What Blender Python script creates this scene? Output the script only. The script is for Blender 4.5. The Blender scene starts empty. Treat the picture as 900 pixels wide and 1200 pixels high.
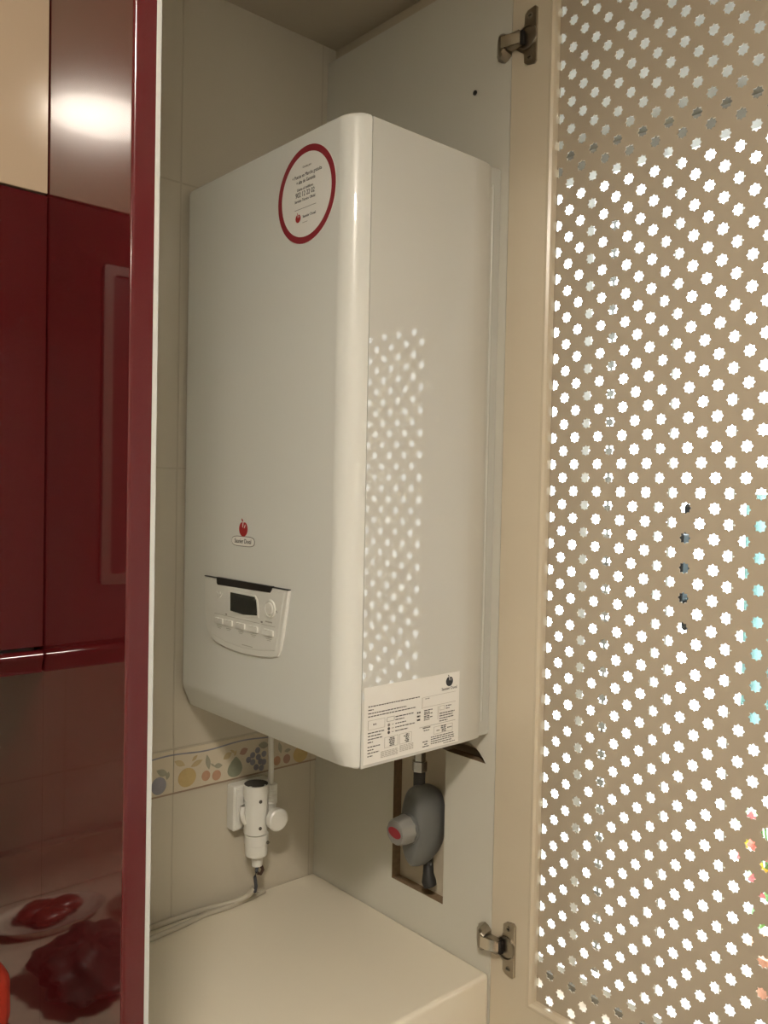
import bpy, bmesh, math, random
from mathutils import Vector, Matrix
random.seed(7)
S = bpy.context.scene
COL = S.collection
PI = math.pi

# ------------------------------------------------------------------ camera
cam = bpy.data.cameras.new('camera')
cam.sensor_fit = 'VERTICAL'; cam.sensor_height = 24.0
cam.lens = 24.0 * 998.47 / 1200.0
cam.clip_start = 0.01
camo = bpy.data.objects.new('camera', cam); COL.objects.link(camo)
yaw, pit, rol = (math.radians(v) for v in (41.5827, -1.4062, 1.1507))
fwd = Vector((math.sin(yaw)*math.cos(pit), math.cos(yaw)*math.cos(pit), math.sin(pit)))
rgt = Vector((math.cos(yaw), -math.sin(yaw), 0)); up = rgt.cross(fwd)
R_ = math.cos(rol)*rgt + math.sin(rol)*up; U_ = -math.sin(rol)*rgt + math.cos(rol)*up
camo.matrix_world = Matrix(((R_.x, U_.x, -fwd.x, -.599), (R_.y, U_.y, -fwd.y, -.738), (R_.z, U_.z, -fwd.z, .319), (0, 0, 0, 1)))
S.camera = camo

# ------------------------------------------------------------------ sky, exposure
w = bpy.data.worlds.new('sky'); S.world = w; w.use_nodes = True
bg = w.node_tree.nodes['Background']
bg.inputs[0].default_value = (.90, .97, 1.0, 1); bg.inputs[1].default_value = 2.9
S.view_settings.view_transform = 'Standard'; S.view_settings.look = 'None'
S.view_settings.gamma = 1; S.view_settings.use_curve_mapping = False
S.view_settings.exposure = 2.38
LAMP_STRENGTH = 42.0
LAMP_COLOR = (1.0, .895, .77)

# ------------------------------------------------------------------ materials
def mat(name, col, rough=.5, metal=0, spec=.5, coat=0, noise=0.0, nscale=30, bump=0, ior=1.5, emit=None):
    m = bpy.data.materials.new(name); m.use_nodes = True
    nt = m.node_tree; b = nt.nodes['Principled BSDF']
    b.inputs['Roughness'].default_value = rough; b.inputs['Metallic'].default_value = metal
    b.inputs['Specular IOR Level'].default_value = spec; b.inputs['IOR'].default_value = ior
    b.inputs['Coat Weight'].default_value = coat; b.inputs['Coat Roughness'].default_value = .02
    b.inputs['Base Color'].default_value = (*col, 1)
    if noise or bump:
        tc = nt.nodes.new('ShaderNodeTexCoord'); n = nt.nodes.new('ShaderNodeTexNoise')
        n.inputs['Scale'].default_value = nscale; n.inputs['Detail'].default_value = 4
        nt.links.new(tc.outputs['Object'], n.inputs['Vector'])
        if noise:
            r = nt.nodes.new('ShaderNodeMix'); r.data_type = 'RGBA'
            r.inputs[6].default_value = (*[c*(1-noise) for c in col], 1)
            r.inputs[7].default_value = (*[min(1, c*(1+noise)) for c in col], 1)
            nt.links.new(n.outputs['Fac'], r.inputs[0]); nt.links.new(r.outputs[2], b.inputs['Base Color'])
        if bump:
            bp = nt.nodes.new('ShaderNodeBump'); bp.inputs['Strength'].default_value = bump; bp.inputs['Distance'].default_value = .002
            nt.links.new(n.outputs['Fac'], bp.inputs['Height']); nt.links.new(bp.outputs[0], b.inputs['Normal'])
    if emit:
        b.inputs['Emission Color'].default_value = (*emit[0], 1); b.inputs['Emission Strength'].default_value = emit[1]
    return m

def tile_mat(name, tile, grout, tw, th, ox, oz):
    m = mat(name, tile, .28)
    nt = m.node_tree; b = nt.nodes['Principled BSDF']
    tc = nt.nodes.new('ShaderNodeTexCoord'); sp = nt.nodes.new('ShaderNodeSeparateXYZ'); cb = nt.nodes.new('ShaderNodeCombineXYZ')
    nt.links.new(tc.outputs['Object'], sp.inputs[0])
    ax = nt.nodes.new('ShaderNodeMath'); ax.inputs[1].default_value = -ox
    az = nt.nodes.new('ShaderNodeMath'); az.inputs[1].default_value = -oz
    nt.links.new(sp.outputs[0], ax.inputs[0]); nt.links.new(sp.outputs[2], az.inputs[0])
    nt.links.new(ax.outputs[0], cb.inputs[0]); nt.links.new(az.outputs[0], cb.inputs[1])
    br = nt.nodes.new('ShaderNodeTexBrick'); br.offset = 0; br.squash = 1
    br.inputs['Scale'].default_value = 1; br.inputs['Brick Width'].default_value = tw; br.inputs['Row Height'].default_value = th
    br.inputs['Mortar Size'].default_value = .0014; br.inputs['Mortar Smooth'].default_value = .3; br.inputs['Bias'].default_value = 0
    br.inputs['Color1'].default_value = (*tile, 1); br.inputs['Color2'].default_value = (*[c*.985 for c in tile], 1); br.inputs['Mortar'].default_value = (*grout, 1)
    nt.links.new(cb.outputs[0], br.inputs['Vector']); nt.links.new(br.outputs['Color'], b.inputs['Base Color'])
    bp = nt.nodes.new('ShaderNodeBump'); bp.inputs['Strength'].default_value = .5; bp.inputs['Distance'].default_value = .001; bp.invert = True
    nt.links.new(br.outputs['Fac'], bp.inputs['Height']); nt.links.new(bp.outputs[0], b.inputs['Normal'])
    return m

def glass_mat():
    m = bpy.data.materials.new('window_glass'); m.use_nodes = True; nt = m.node_tree; nt.nodes.clear()
    o = nt.nodes.new('ShaderNodeOutputMaterial'); mx = nt.nodes.new('ShaderNodeMixShader'); fr = nt.nodes.new('ShaderNodeFresnel')
    tr = nt.nodes.new('ShaderNodeBsdfTransparent'); gl = nt.nodes.new('ShaderNodeBsdfGlossy'); gl.inputs['Roughness'].default_value = .01
    fr.inputs[0].default_value = 1.45; tr.inputs[0].default_value = (.97, .98, .98, 1)
    ge = nt.nodes.new('ShaderNodeNewGeometry'); mu = nt.nodes.new('ShaderNodeMath'); mu.operation = 'MULTIPLY_ADD'
    # reflect at the outer face only: light leaving a thin pane is not totally reflected
    mu.inputs[1].default_value = -1; mu.inputs[2].default_value = 1; nt.links.new(ge.outputs['Backfacing'], mu.inputs[0])
    m2 = nt.nodes.new('ShaderNodeMath'); m2.operation = 'MULTIPLY'; nt.links.new(mu.outputs[0], m2.inputs[0]); nt.links.new(fr.outputs[0], m2.inputs[1])
    nt.links.new(m2.outputs[0], mx.inputs[0]); nt.links.new(tr.outputs[0], mx.inputs[1]); nt.links.new(gl.outputs[0], mx.inputs[2]); nt.links.new(mx.outputs[0], o.inputs[0])
    return m

M = dict(
    red=mat('red_gloss', (.060, .0048, .0060), .06, spec=.7, coat=.35, noise=.06, nscale=4),
    redge=mat('red_edge', (.080, .0085, .010), .16, spec=.5, coat=.2, noise=.08, nscale=9),
    beige_gloss=mat('beige_gloss', (.40, .31, .215), .14, spec=.35, coat=.12, noise=.02, nscale=4),
    white_lam=mat('white_laminate', (.63, .61, .53), .42, noise=.02, nscale=6),
    white_edge=mat('white_edge_band', (.44, .43, .385), .3, noise=.02),
    shelf=mat('cream_shelf', (.80, .735, .60), .45, noise=.03, nscale=5),
    chip=mat('raw_chipboard', (.22, .15, .085), .9, noise=.3, nscale=160, bump=.5),
    plaster=mat('plaster', (.56, .49, .37), .85, noise=.05, nscale=12, bump=.2),
    ceil=mat('ceiling_paint', (.54, .48, .385), .9, noise=.05, nscale=9, bump=.25),
    roomwall=mat('room_wall_paint', (.74, .69, .60), .8, noise=.03, nscale=3),
    floor=mat('floor_tile', (.40, .30, .21), .35, noise=.1, nscale=5),
    cream_frame=mat('cream_lacquer', (.64, .56, .425), .26, spec=.5, noise=.02, nscale=7),
    cream_sheet=mat('cream_perforated_metal', (.45, .385, .29), .38, spec=.4, noise=.02, nscale=20),
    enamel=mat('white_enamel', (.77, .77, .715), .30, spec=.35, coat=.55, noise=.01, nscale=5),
    enamel_dim=mat('white_enamel_side_dim', (.62, .61, .555), .34, spec=.30, coat=.42, noise=.01, nscale=5),  # same enamel as the cover; weaker light on the side put into its colour
    enamel_grey=mat('rear_frame_enamel', (.55, .55, .50), .22, noise=.01),
    plastic=mat('white_plastic', (.77, .76, .70), .3, noise=.02),
    plastic_in=mat('pipe_inside', (.10, .09, .075), .8, noise=.1),
    btn=mat('button_plastic', (.80, .79, .73), .25, noise=.02),
    dark=mat('dark_plastic', (.012, .012, .013), .3, noise=.1),
    lcd=mat('grey_display', (.022, .026, .024), .15, noise=.1),
    paper=mat('label_paper', (.85, .83, .77), .55, noise=.02, nscale=40),
    ink=mat('black_ink', (.05, .045, .04), .6, noise=.1),
    ink_grey=mat('grey_ink', (.24, .22, .19), .6, noise=.1),
    ink_light=mat('pale_ink', (.47, .44, .38), .6, noise=.05),
    sred=mat('sticker_red', (.30, .022, .035), .4, noise=.05),
    lred=mat('emblem_red', (.42, .02, .022), .35, noise=.05),
    grey_m=mat('grey_meter_plastic', (.135, .14, .135), .42, noise=.06, nscale=40),
    grey_k=mat('pale_grey_knob', (.26, .255, .235), .4, noise=.05, nscale=40),
    black_rub=mat('black_rubber', (.025, .024, .022), .55, noise=.2),
    steel=mat('brushed_steel', (.55, .52, .47), .26, metal=1, noise=.05, nscale=90),
    nickel=mat('nickel_hinge', (.36, .32, .26), .30, metal=1, noise=.08, nscale=60),
    nickel_b=mat('bright_nickel', (.68, .64, .56), .22, metal=1, noise=.05),
    blue=mat('frieze_blue', (0.250, 0.248, 0.287), .3, noise=.2, nscale=90),
    yellow=mat('frieze_yellow', (0.532, 0.390, 0.175), .3, noise=.15, nscale=90),
    orange=mat('frieze_orange', (0.478, 0.275, 0.175), .3, noise=.2, nscale=90),
    green=mat('frieze_green', (0.287, 0.302, 0.219), .3, noise=.2, nscale=90),
    gleaf=mat('frieze_leaf', (0.335, 0.322, 0.240), .3, noise=.2, nscale=90),
    yleaf=mat('frieze_ochre_leaf', (0.478, 0.377, 0.212), .3, noise=.2, nscale=90),
    rust=mat('frieze_rust', (0.396, 0.241, 0.185), .3, noise=.2, nscale=90),
    brown=mat('frieze_brown', (0.328, 0.241, 0.175), .3, noise=.1),
    frbg=mat('frieze_ground', (.64, .57, .44), .26, noise=.03, nscale=40),
    grout=mat('grout', (.50, .43, .32), .8, noise=.05),
    cable=mat('beige_cable', (.50, .46, .37), .5, noise=.05),
    wire_b=mat('brown_wire', (.07, .035, .025), .5, noise=.1),
    wire_g=mat('grey_wire', (.06, .065, .08), .45, noise=.1),
    worktop=mat('pale_worktop', (.52, .45, .35), .3, noise=.12, nscale=60),
    jar=mat('orange_red_plastic', (.26, .020, .008), .3, noise=.05),
    dish=mat('oval_dish_glaze', (.50, .44, .36), .15, noise=.05),
    meat=mat('dark_red_food', (.16, .03, .02), .25, noise=.4, nscale=60, bump=.4),
    bag=mat('crumpled_dark_bag', (.04, .03, .025), .45, noise=.3, nscale=30),
    pot=mat('brown_pot', (.14, .06, .035), .3, noise=.1),
    winframe=mat('white_window_frame', (.72, .72, .70), .35, noise=.02),
    handle=mat('black_handle', (.02, .022, .026), .35, noise=.1),
    strap=mat('grey_strap', (.40, .40, .38), .8, noise=.2, nscale=80),
    teal=mat('teal_cloth', (.24, .42, .41), .85, noise=.15, nscale=30),
    leafm=mat('plant_leaf', (.10, .22, .05), .5, noise=.3, nscale=30),
    pink=mat('pink_petals', (.60, .16, .16), .6, noise=.2),
    yel=mat('yellow_petals', (.75, .55, .05), .6, noise=.2),
    terr=mat('terracotta', (.42, .18, .10), .8, noise=.15, nscale=20),
    balc=mat('balcony_tile', (.25, .24, .22), .7, noise=.1, nscale=10),
    taupe=mat('taupe_trim', (.15, .10, .08), .3, noise=.03),
    redin=mat('red_insert', (.085, .018, .018), .25, noise=.05),
    bay=mat('bay_paint_dimmed', (.21, .19, .155), .85, noise=.04, nscale=4),  # colour darkened to imitate dimmer light in the bay behind the holes
    lampm=mat('lamp_diffuser', (.8, .75, .65), .5, noise=.01, emit=(LAMP_COLOR, LAMP_STRENGTH)),
    lampring=mat('lamp_ring', (.7, .68, .62), .3, noise=.02),
    glass=glass_mat(),
    tile=tile_mat('cream_wall_tile', (.57, .52, .42), (.49, .44, .345), .25, .4095, -.0045, -.0635),
)

# ------------------------------------------------------------------ mesh builder
def I3(): return Matrix.Identity(4)
class MB:
    def __init__(s, *mats): s.bm = bmesh.new(); s.mats = [M[m] for m in mats]
    def _new(s, fs, mi):
        for f in fs: f.material_index = mi
    def box(s, x0, x1, y0, y1, z0, z1, mi=0, bev=0, seg=2):
        r = bmesh.ops.create_cube(s.bm, size=1)
        T = Matrix.Translation(((x0+x1)/2, (y0+y1)/2, (z0+z1)/2)) @ Matrix.Diagonal((abs(x1-x0), abs(y1-y0), abs(z1-z0), 1))
        bmesh.ops.transform(s.bm, matrix=T, verts=r['verts'])
        vs = set(r['verts']); fs = {f for v in vs for f in v.link_faces}
        s._new(fs, mi)
        if bev:
            es = list({e for v in vs for e in v.link_edges})
            o = bmesh.ops.bevel(s.bm, geom=es, offset=bev, segments=seg, affect='EDGES', profile=.5)
            s._new(o['faces'], mi)
        return s
    def loft(s, rings, mi=0, cap0=True, cap1=True, closed=True):
        vr = [[s.bm.verts.new(p) for p in r] for r in rings]
        fs = []
        n = len(rings[0])
        for a, b in zip(vr, vr[1:]):
            for i in range(n if closed else n-1):
                j = (i+1) % n
                fs.append(s.bm.faces.new((a[i], a[j], b[j], b[i])))
        if cap0: fs.append(s.bm.faces.new(list(reversed(vr[0]))))
        if cap1: fs.append(s.bm.faces.new(vr[-1]))
        s._new(fs, mi); return fs
    def lathe(s, prof, origin, axis='Z', n=32, mi=0, cap0=True, cap1=True, sx=1, sy=1):
        o = Vector(origin); rings = []
        for r, h in prof:
            ring = []
            for i in range(n):
                a = 2*PI*i/n; c, d = r*math.cos(a)*sx, r*math.sin(a)*sy
                if axis == 'Z': p = (c, d, h)
                elif axis == 'X': p = (h, c, d)
                elif axis == '-X': p = (-h, -c, d)
                elif axis == '-Y': p = (c, -h, d)
                else: p = (-c, h, d)
                ring.append(o + Vector(p))
            rings.append(ring)
        return s.loft(rings, mi, cap0, cap1)
    def tube(s, pts, r, n=10, mi=0):
        pts = [Vector(p) for p in pts]; rings = []
        ref = Vector((0, 0, 1))
        for i, p in enumerate(pts):
            t = (pts[min(i+1, len(pts)-1)] - pts[max(i-1, 0)]).normalized()
            if abs(t.dot(ref)) > .95: ref = Vector((1, 0, 0)) if abs(t.x) < .9 else Vector((0, 1, 0))
            u = t.cross(ref).normalized(); v = t.cross(u).normalized(); ref = v.cross(t) * -1 if False else ref
            rr = r[i] if isinstance(r, (list, tuple)) else r
            rings.append([p + u*rr*math.cos(2*PI*k/n) + v*rr*math.sin(2*PI*k/n) for k in range(n)])
        return s.loft(rings, mi)
    def add_mesh(s, me, T, mi=0):
        b2 = bmesh.new(); b2.from_mesh(me); bmesh.ops.transform(b2, matrix=T, verts=b2.verts)
        vm = {}
        for v in b2.verts: vm[v.index] = s.bm.verts.new(v.co)
        for f in b2.faces:
            try:
                g = s.bm.faces.new([vm[v.index] for v in f.verts]); g.material_index = mi
            except ValueError: pass
        b2.free()
    def plate(s, loops, t, T, mi=0, edge_mi=None):
        """closed 2-D outlines (first outer, rest holes), extruded t along local +Z, placed by T"""
        cu = bpy.data.curves.new('tmp', 'CURVE'); cu.dimensions = '2D'; cu.fill_mode = 'BOTH'; cu.extrude = t/2
        for lp in loops:
            sp = cu.splines.new('POLY'); sp.points.add(len(lp)-1); sp.use_cyclic_u = True
            for q, (a, b) in zip(sp.points, lp): q.co = (a, b, 0, 1)
        s._curve(cu, T @ Matrix.Translation((0, 0, t/2)), mi, edge_mi)
    def text(s, body, size, T, t=.0002, mi=0, sx=1.0, align='CENTER'):
        cu = bpy.data.curves.new('tmp', 'FONT'); cu.body = body; cu.size = size; cu.align_x = align; cu.align_y = 'CENTER'
        cu.extrude = t/2; cu.resolution_u = 3
        s._curve(cu, T @ Matrix.Translation((0, 0, t/2)) @ Matrix.Diagonal((sx, 1, 1, 1)), mi)
    def _curve(s, cu, T, mi, edge_mi=None):
        ob = bpy.data.objects.new('tmp', cu); COL.objects.link(ob)
        dg = bpy.context.evaluated_depsgraph_get(); dg.update()
        me = bpy.data.meshes.new_from_object(ob.evaluated_get(dg))
        n0 = len(s.bm.faces); s.add_mesh(me, T, mi)
        if edge_mi is not None:
            s.bm.faces.ensure_lookup_table()
            nz = (T.to_3x3() @ Vector((0, 0, 1))).normalized()
            for f in s.bm.faces[n0:]:
                f.normal_update()
                if abs(f.normal.dot(nz)) < .5: f.material_index = edge_mi
        bpy.data.objects.remove(ob); bpy.data.curves.remove(cu); bpy.data.meshes.remove(me)
    def build(s, name, parent=None, smooth=None, kind=None, loc=None, label=None):
        bmesh.ops.remove_doubles(s.bm, verts=s.bm.verts, dist=1e-6)
        bmesh.ops.recalc_face_normals(s.bm, faces=s.bm.faces)
        me = bpy.data.meshes.new(name)
        off = Vector((0, 0, 0))
        if loc is not None: off = Vector(loc)
        elif parent is not None: off = parent.matrix_world.translation.copy()
        if off.length: bmesh.ops.translate(s.bm, verts=s.bm.verts, vec=-off)
        s.bm.to_mesh(me); s.bm.free()
        for m in s.mats: me.materials.append(m)
        if smooth:
            me.shade_smooth(); me.set_sharp_from_angle(angle=math.radians(smooth))
        o = bpy.data.objects.new(name, me); COL.objects.link(o)
        if smooth:
            wn = o.modifiers.new('weighted_normals', 'WEIGHTED_NORMAL'); wn.keep_sharp = True; wn.weight = 100
        if parent is not None: o.parent = parent
        if loc is not None: o.location = off
        if kind: o['kind'] = kind
        if label: o['label'] = label
        bpy.context.view_layer.update()
        return o

def tag(o, label, cat, group=None):
    o['label'] = label; o['category'] = cat
    if group: o['group'] = group
    return o
def thing(name, loc, label, cat, group=None):
    o = bpy.data.objects.new(name, None); COL.objects.link(o); o.location = loc; o.empty_display_size = .02
    bpy.context.view_layer.update()
    return tag(o, label, cat, group)

# plate frames: local (a, b) -> world
def FX(x):      # faces -X: a runs along -Y, b along +Z, thickness towards -X
    return Matrix(((0, 0, -1, x), (-1, 0, 0, 0), (0, 1, 0, 0), (0, 0, 0, 1)))
def FY(y):      # faces -Y: a runs along +X, b along +Z, thickness towards -Y
    return Matrix(((1, 0, 0, 0), (0, 0, -1, y), (0, 1, 0, 0), (0, 0, 0, 1)))
def rect(a0, a1, b0, b1): return [(a0, b0), (a1, b0), (a1, b1), (a0, b1)]
def ell(a, b, ra, rb, n=20, rot=0):
    c, s_ = math.cos(rot), math.sin(rot)
    return [(a + ra*math.cos(t)*c - rb*math.sin(t)*s_, b + ra*math.cos(t)*s_ + rb*math.sin(t)*c) for t in (2*PI*i/n for i in range(n))]
def leaf(a, b, L, W, rot):
    c, s_ = math.cos(rot), math.sin(rot); pts = []
    for i in range(9): t = i/8; pts.append((L*(t-.5), W/2*math.sin(PI*t)))
    for i in range(7, 0, -1): t = i/8; pts.append((L*(t-.5), -W/2*math.sin(PI*t)))
    return [(a + u*c - v*s_, b + u*s_ + v*c) for u, v in pts]
def rrect(a0, a1, b0, b1, r, n=5):
    o = []
    for ca, cb, s0 in ((a1-r, b1-r, 0), (a0+r, b1-r, 90), (a0+r, b0+r, 180), (a1-r, b0+r, 270)):
        for i in range(n+1):
            t = math.radians(s0 + 90*i/n); o.append((ca + r*math.cos(t), cb + r*math.sin(t)))
    return o

# ================================================================== SETTING
ZF, ZC, ZH = -1.30, 1.04, 1.42
YB = .385
XR, XL, YF = 1.70, -3.1, -3.4
YA = 1.30                       # the room runs deeper beyond the cupboard
XS = .33
MB('floor').box(XL, XR, YF, YA, ZF-.05, ZF).build('floor', kind='structure')
b = MB('ceil', 'bay'); b.box(XL, XS, YF, YB+.12, ZC, ZH+.05); b.box(XS, XR+.1, YF, YA+.1, ZH, ZH+.05, 1); b.build('ceiling', kind='structure')
MB('tile').box(XL, XS, YB, YB+.12, ZF-.05, ZC).build('wall_back', kind='structure')
MB('bay').box(XS, XR+.1, YA, YA+.1, ZF-.05, ZH).build('wall_rear', kind='structure')
W1 = (-1.14, -.06, ZF+.02, 1.36); W2 = (1.615, 2.35, ZF+.05, 1.0)
b = MB('bay'); b.plate([rect(-YA, -YF, ZF-.05, ZH), rect(*W1), rect(*W2)], .1, FX(XR+.1)); b.build('wall_right', kind='structure')
MB('roomwall').box(XL-.1, XL, YF, YB+.12, ZF-.05, ZC).build('wall_left', kind='structure')
MB('roomwall').box(XL-.1, XR+.1, YF-.1, YF, ZF-.05, ZH).build('wall_front', kind='structure')
# plaster pier behind the panel the boiler hangs on, with a deeper pocket behind the cut-out
b = MB('plaster'); b.box(.2723, XS, .012, YB, ZF, -.048); b.box(.312, XS, .012, YB, -.048, .10); b.box(.2723, XS, .012, YB, .10, ZC); b.box(.2723, XS, .185, YB, -.048, .10); b.box(.2723, XS, .0, .012, ZF, ZC); b.box(.28, XS, YB, YA, ZF, ZC)
b.build('wall_side', kind='structure')

# tiled fruit frieze
fz = MB('frbg', 'grout', 'blue', 'yellow', 'orange', 'green', 'gleaf', 'yleaf', 'rust', 'brown')
fy = YB - .0016
for a0, a1 in ((-.2545, -.0053), (-.0037, .2453), (.2469, .2722)):
    fz.plate([rect(a0, a1, -.1295, -.0655)], .0016, FY(YB))
def deco(loop, mi, lift=0): fz.plate([loop], .0003 + lift, FY(fy), mi)
def fruit(dx):
    deco(ell(-.0275+dx, -.1127, .0118, .0128), 2); deco(leaf(-.0222+dx, -.0945, .021, .010, -.5), 6); deco(leaf(-.0135+dx, -.1005, .012, .006, 1.3), 6, .0001)
    deco(ell(.0178+dx, -.1096, .0148, .0142), 3); deco(leaf(.0055+dx, -.0862, .020, .009, -.5), 7); deco(leaf(.0335+dx, -.0915, .021, .008, .35), 7); deco(leaf(.030+dx, -.0830, .012, .005, .7), 7, .0001)
    deco(ell(.0493+dx, -.1135, .0072, .0078), 4); deco(ell(.0675+dx, -.1165, .0075, .0078), 4)
    deco(leaf(.0525+dx, -.0935, .024, .008, 1.75), 6); deco(leaf(.0700+dx, -.1025, .015, .008, -.1), 6); deco(leaf(.0605+dx, -.0995, .010, .003, -.7), 6, .0001)
    pear = []
    for i in range(28):
        t = 2*PI*i/28; r = .0132 if math.sin(t) < 0 else .0132 - .0080*math.sin(t)**2
        pear.append((.0995 + dx + r*math.cos(t) + .0016*max(0, math.sin(t)), -.1145 + (.0115 if math.sin(t) < 0 else .0200)*math.sin(t)))
    deco(pear, 5)
    deco(leaf(.0862+dx, -.0905, .017, .010, .5), 7); deco(leaf(.1000+dx, -.0890, .010, .004, 1.2), 7); deco(leaf(.1150+dx, -.0890, .016, .011, .4), 8); deco(leaf(.0955+dx, -.0855, .012, .004, -.6), 7, .0001)
    for gx, gz in ((.1405, -.0921), (.1314, -.0982), (.1525, -.1000), (.1420, -.1030), (.1317, -.1093), (.1525, -.1130), (.1384, -.1185), (.1460, -.1110), (.1240, -.1040), (.1480, -.1215)):
        deco(ell(gx+dx, gz, .0047, .0049, 14), 2)
    deco(leaf(.1515+dx, -.0860, .020, .011, -.2), 6)
    deco(ell(.1775+dx, -.1160, .0068, .0075), 4); deco(ell(.1965+dx, -.1165, .0068, .0075), 8); deco(leaf(.183+dx, -.0960, .020, .007, 1.8), 6); deco(leaf(.198+dx, -.1030, .013, .006, .1), 6, .0001)
    deco(ell(.2238+dx, -.1140, .0145, .0135), 3); deco(leaf(.2110+dx, -.0890, .018, .008, -.5), 7); deco(leaf(.2345+dx, -.0915, .016, .007, .5), 7)
fruit(0)
n = 60
xs = [-.2540 + (.2720+.2540)*i/n for i in range(n+1)]
wav = [-.0735 + .0019*math.sin((x+.0125)*2*PI/.125 + PI/2) for x in xs]
fz.plate([[(x, z+.0011) for x, z in zip(xs, wav)] + [(x, z-.0011) for x, z in reversed(list(zip(xs, wav)))]], .0004, FY(fy), 2)
deco(rect(-.254, .272, -.1298, -.1272), 9)
fz.build('trim_1', kind='structure', label='cream tile frieze painted with fruit')

# glazed balcony door seen through the perforated metal
def glazed(name, a0, a1, z0, z1, T, bars, handle=None, strap=None):
    r = MB('winframe'); r.plate([rect(a0, a1, z0, z1), rect(a0+.03, a1-.03, z0+.03, z1-.025)], .06, T)
    root = r.build(name, kind='structure')
    g = MB('glass'); g.plate([rect(a0+.025, a1-.025, z0+.025, z1-.02)], .004, T @ Matrix.Translation((0, 0, .028))); g.build('pane', root)
    for c, wd in bars:
        m = MB('winframe'); m.plate([rect(c-wd/2, c+wd/2, z0+.025, z1-.02)], .05, T @ Matrix.Translation((0, 0, .005))); m.build('glazing_bar', root)
    if handle:
        c, zz0, zz1 = handle
        m = MB('handle')
        m.plate([rrect(c-.009, c+.009, zz0, zz1, .010)], .012, T @ Matrix.Translation((0, 0, .062)))
        m.plate([rrect(c-.008, c+.008, (zz0+zz1)/2-.10, (zz0+zz1)/2+.10, .008)], .03, T @ Matrix.Translation((0, 0, .074)))
        m.build('window_handle', root)
    if strap:
        c, zz0, zz1 = strap
        m = MB('strap')
        k = int((zz1-zz0)/.03)
        for i in range(k):
            za = zz0 + (zz1-zz0)*i/k
            m.plate([rect(c-.012, c+.012, za, za+.018)], .003, T @ Matrix.Translation((0, 0, .07)))
        m.plate([rect(c-.004, c+.004, zz0, zz1)], .002, T @ Matrix.Translation((0, 0, .069)))
        m.build('blind_cord', root)
    return root
glazed('window_1', *W1, FX(XR+.08), ((-.905, .030), (-.650, .008), (-.602, .008), (-.400, .006)), (-.530, -.07, .30), (-.803, -1.2, 1.2))
glazed('window_2', *W2, FX(XR+.08), ())
MB('balc').box(XR+.1, 5.5, -4.0, 3.0, ZF-.08, ZF+.0).build('floor_balcony', kind='structure')

# ceiling lamp
for lx, ly, lab in ((-.745, -.875, 'round ceiling lamp with glowing warm diffuser nearer the open cupboard'), (-2.42, -.30, 'round ceiling lamp with glowing warm diffuser farther left, over the worktop')):
    lp = thing('ceiling_lamp', (lx, ly, ZC), lab, 'lamp', 'ceiling lamps')
    b = MB('lampring'); b.lathe([(.118, 0), (.118, -.016), (.112, -.020), (.101, -.020), (.100, -.016)], (lx, ly, ZC), mi=0, n=48, cap1=False); b.build('lamp_ring', lp, smooth=40)
    b = MB('lampm'); b.lathe([(.100, -.014), (.098, -.020), (.085, -.025), (.05, -.028), (.01, -.029)], (lx, ly, ZC), n=48); b.build('diffuser', lp, smooth=60)

# ================================================================== BOILER CABINET
cab = thing('tall_cabinet', (-.02, .18, -.336), 'tall kitchen cupboard with open red door and open cream perforated door around the boiler', 'cabinet')
XP = .2553
# right side panel with cut-out
arc = [(-(.055 + .0525*math.cos(math.radians(t))), -.070 + .0525*math.sin(math.radians(t))) for t in (147, 138, 129, 120, 111, 103, 95, 88, 80)]
hole = [(-.1908, -.2590), (-.0842, -.2590), (-.0842, -.0416), (-.0085, -.0416)] + arc + [(-.050, .02), (-.1908, .02)]
b = MB('white_lam', 'chip', 'dark'); b.plate([rect(-.3845, .0055, -.70, 1.0125), hole], .0165, FX(XP+.0165), 0)
for f in b.bm.faces:
    c = f.calc_center_median(); f.normal_update()
    if abs(f.normal.x) < .5 and .0 < c.y < .2 and -.27 < c.z < .03: f.material_index = 1
b.lathe([(.0034, 0), (.0034, .0012), (.0015, .0016)], (XP, .0566, .8575), axis='-X', n=14, mi=2)
b.build('side_panel', cab)
MB('white_lam').box(-.3342+.017, -.3342+.018+.016, -.006, .3845, -.336, ZC-.001).build('side_panel', cab)
b = MB('red'); b.box(-.3342, -.3172, -.006, .3845, -.70, ZC-.001); b.build('outer_panel', cab, label='red glossy outer side panel')
b = MB('shelf'); b.box(-.30, XP-.0002, -.005, .3840, -.52, -.3181, bev=.006, seg=4); b.build('shelf', cab)
# left door: red, white backing
b = MB('red', 'redge')
yL = -.1663
prof = []
x0, x1 = -.3342, -.3171
for i in range(7):
    t = PI/2*i/6; prof.append((x0 + .003 - .003*math.cos(t), yL + .003 - .003*math.sin(t)))
ring = [(x1, yL)] + [(x1, -.0063), (x0, -.0063)]
outl = prof + ring
b.loft([[(x, y, -.70) for x, y in outl], [(x, y, ZC-.003) for x, y in outl]])
for f in b.bm.faces:
    f.normal_update()
    if abs(f.normal.y) > .3 and f.calc_center_median().y < -.16: f.material_index = 1
dl = b.build('door', cab, smooth=50, label='red glossy door, open')
MB('white_edge').box(-.3171, -.3130, yL, -.0063, -.70, ZC-.003, bev=.0006).build('back_board', dl, label='white laminate back of the red door')
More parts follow.
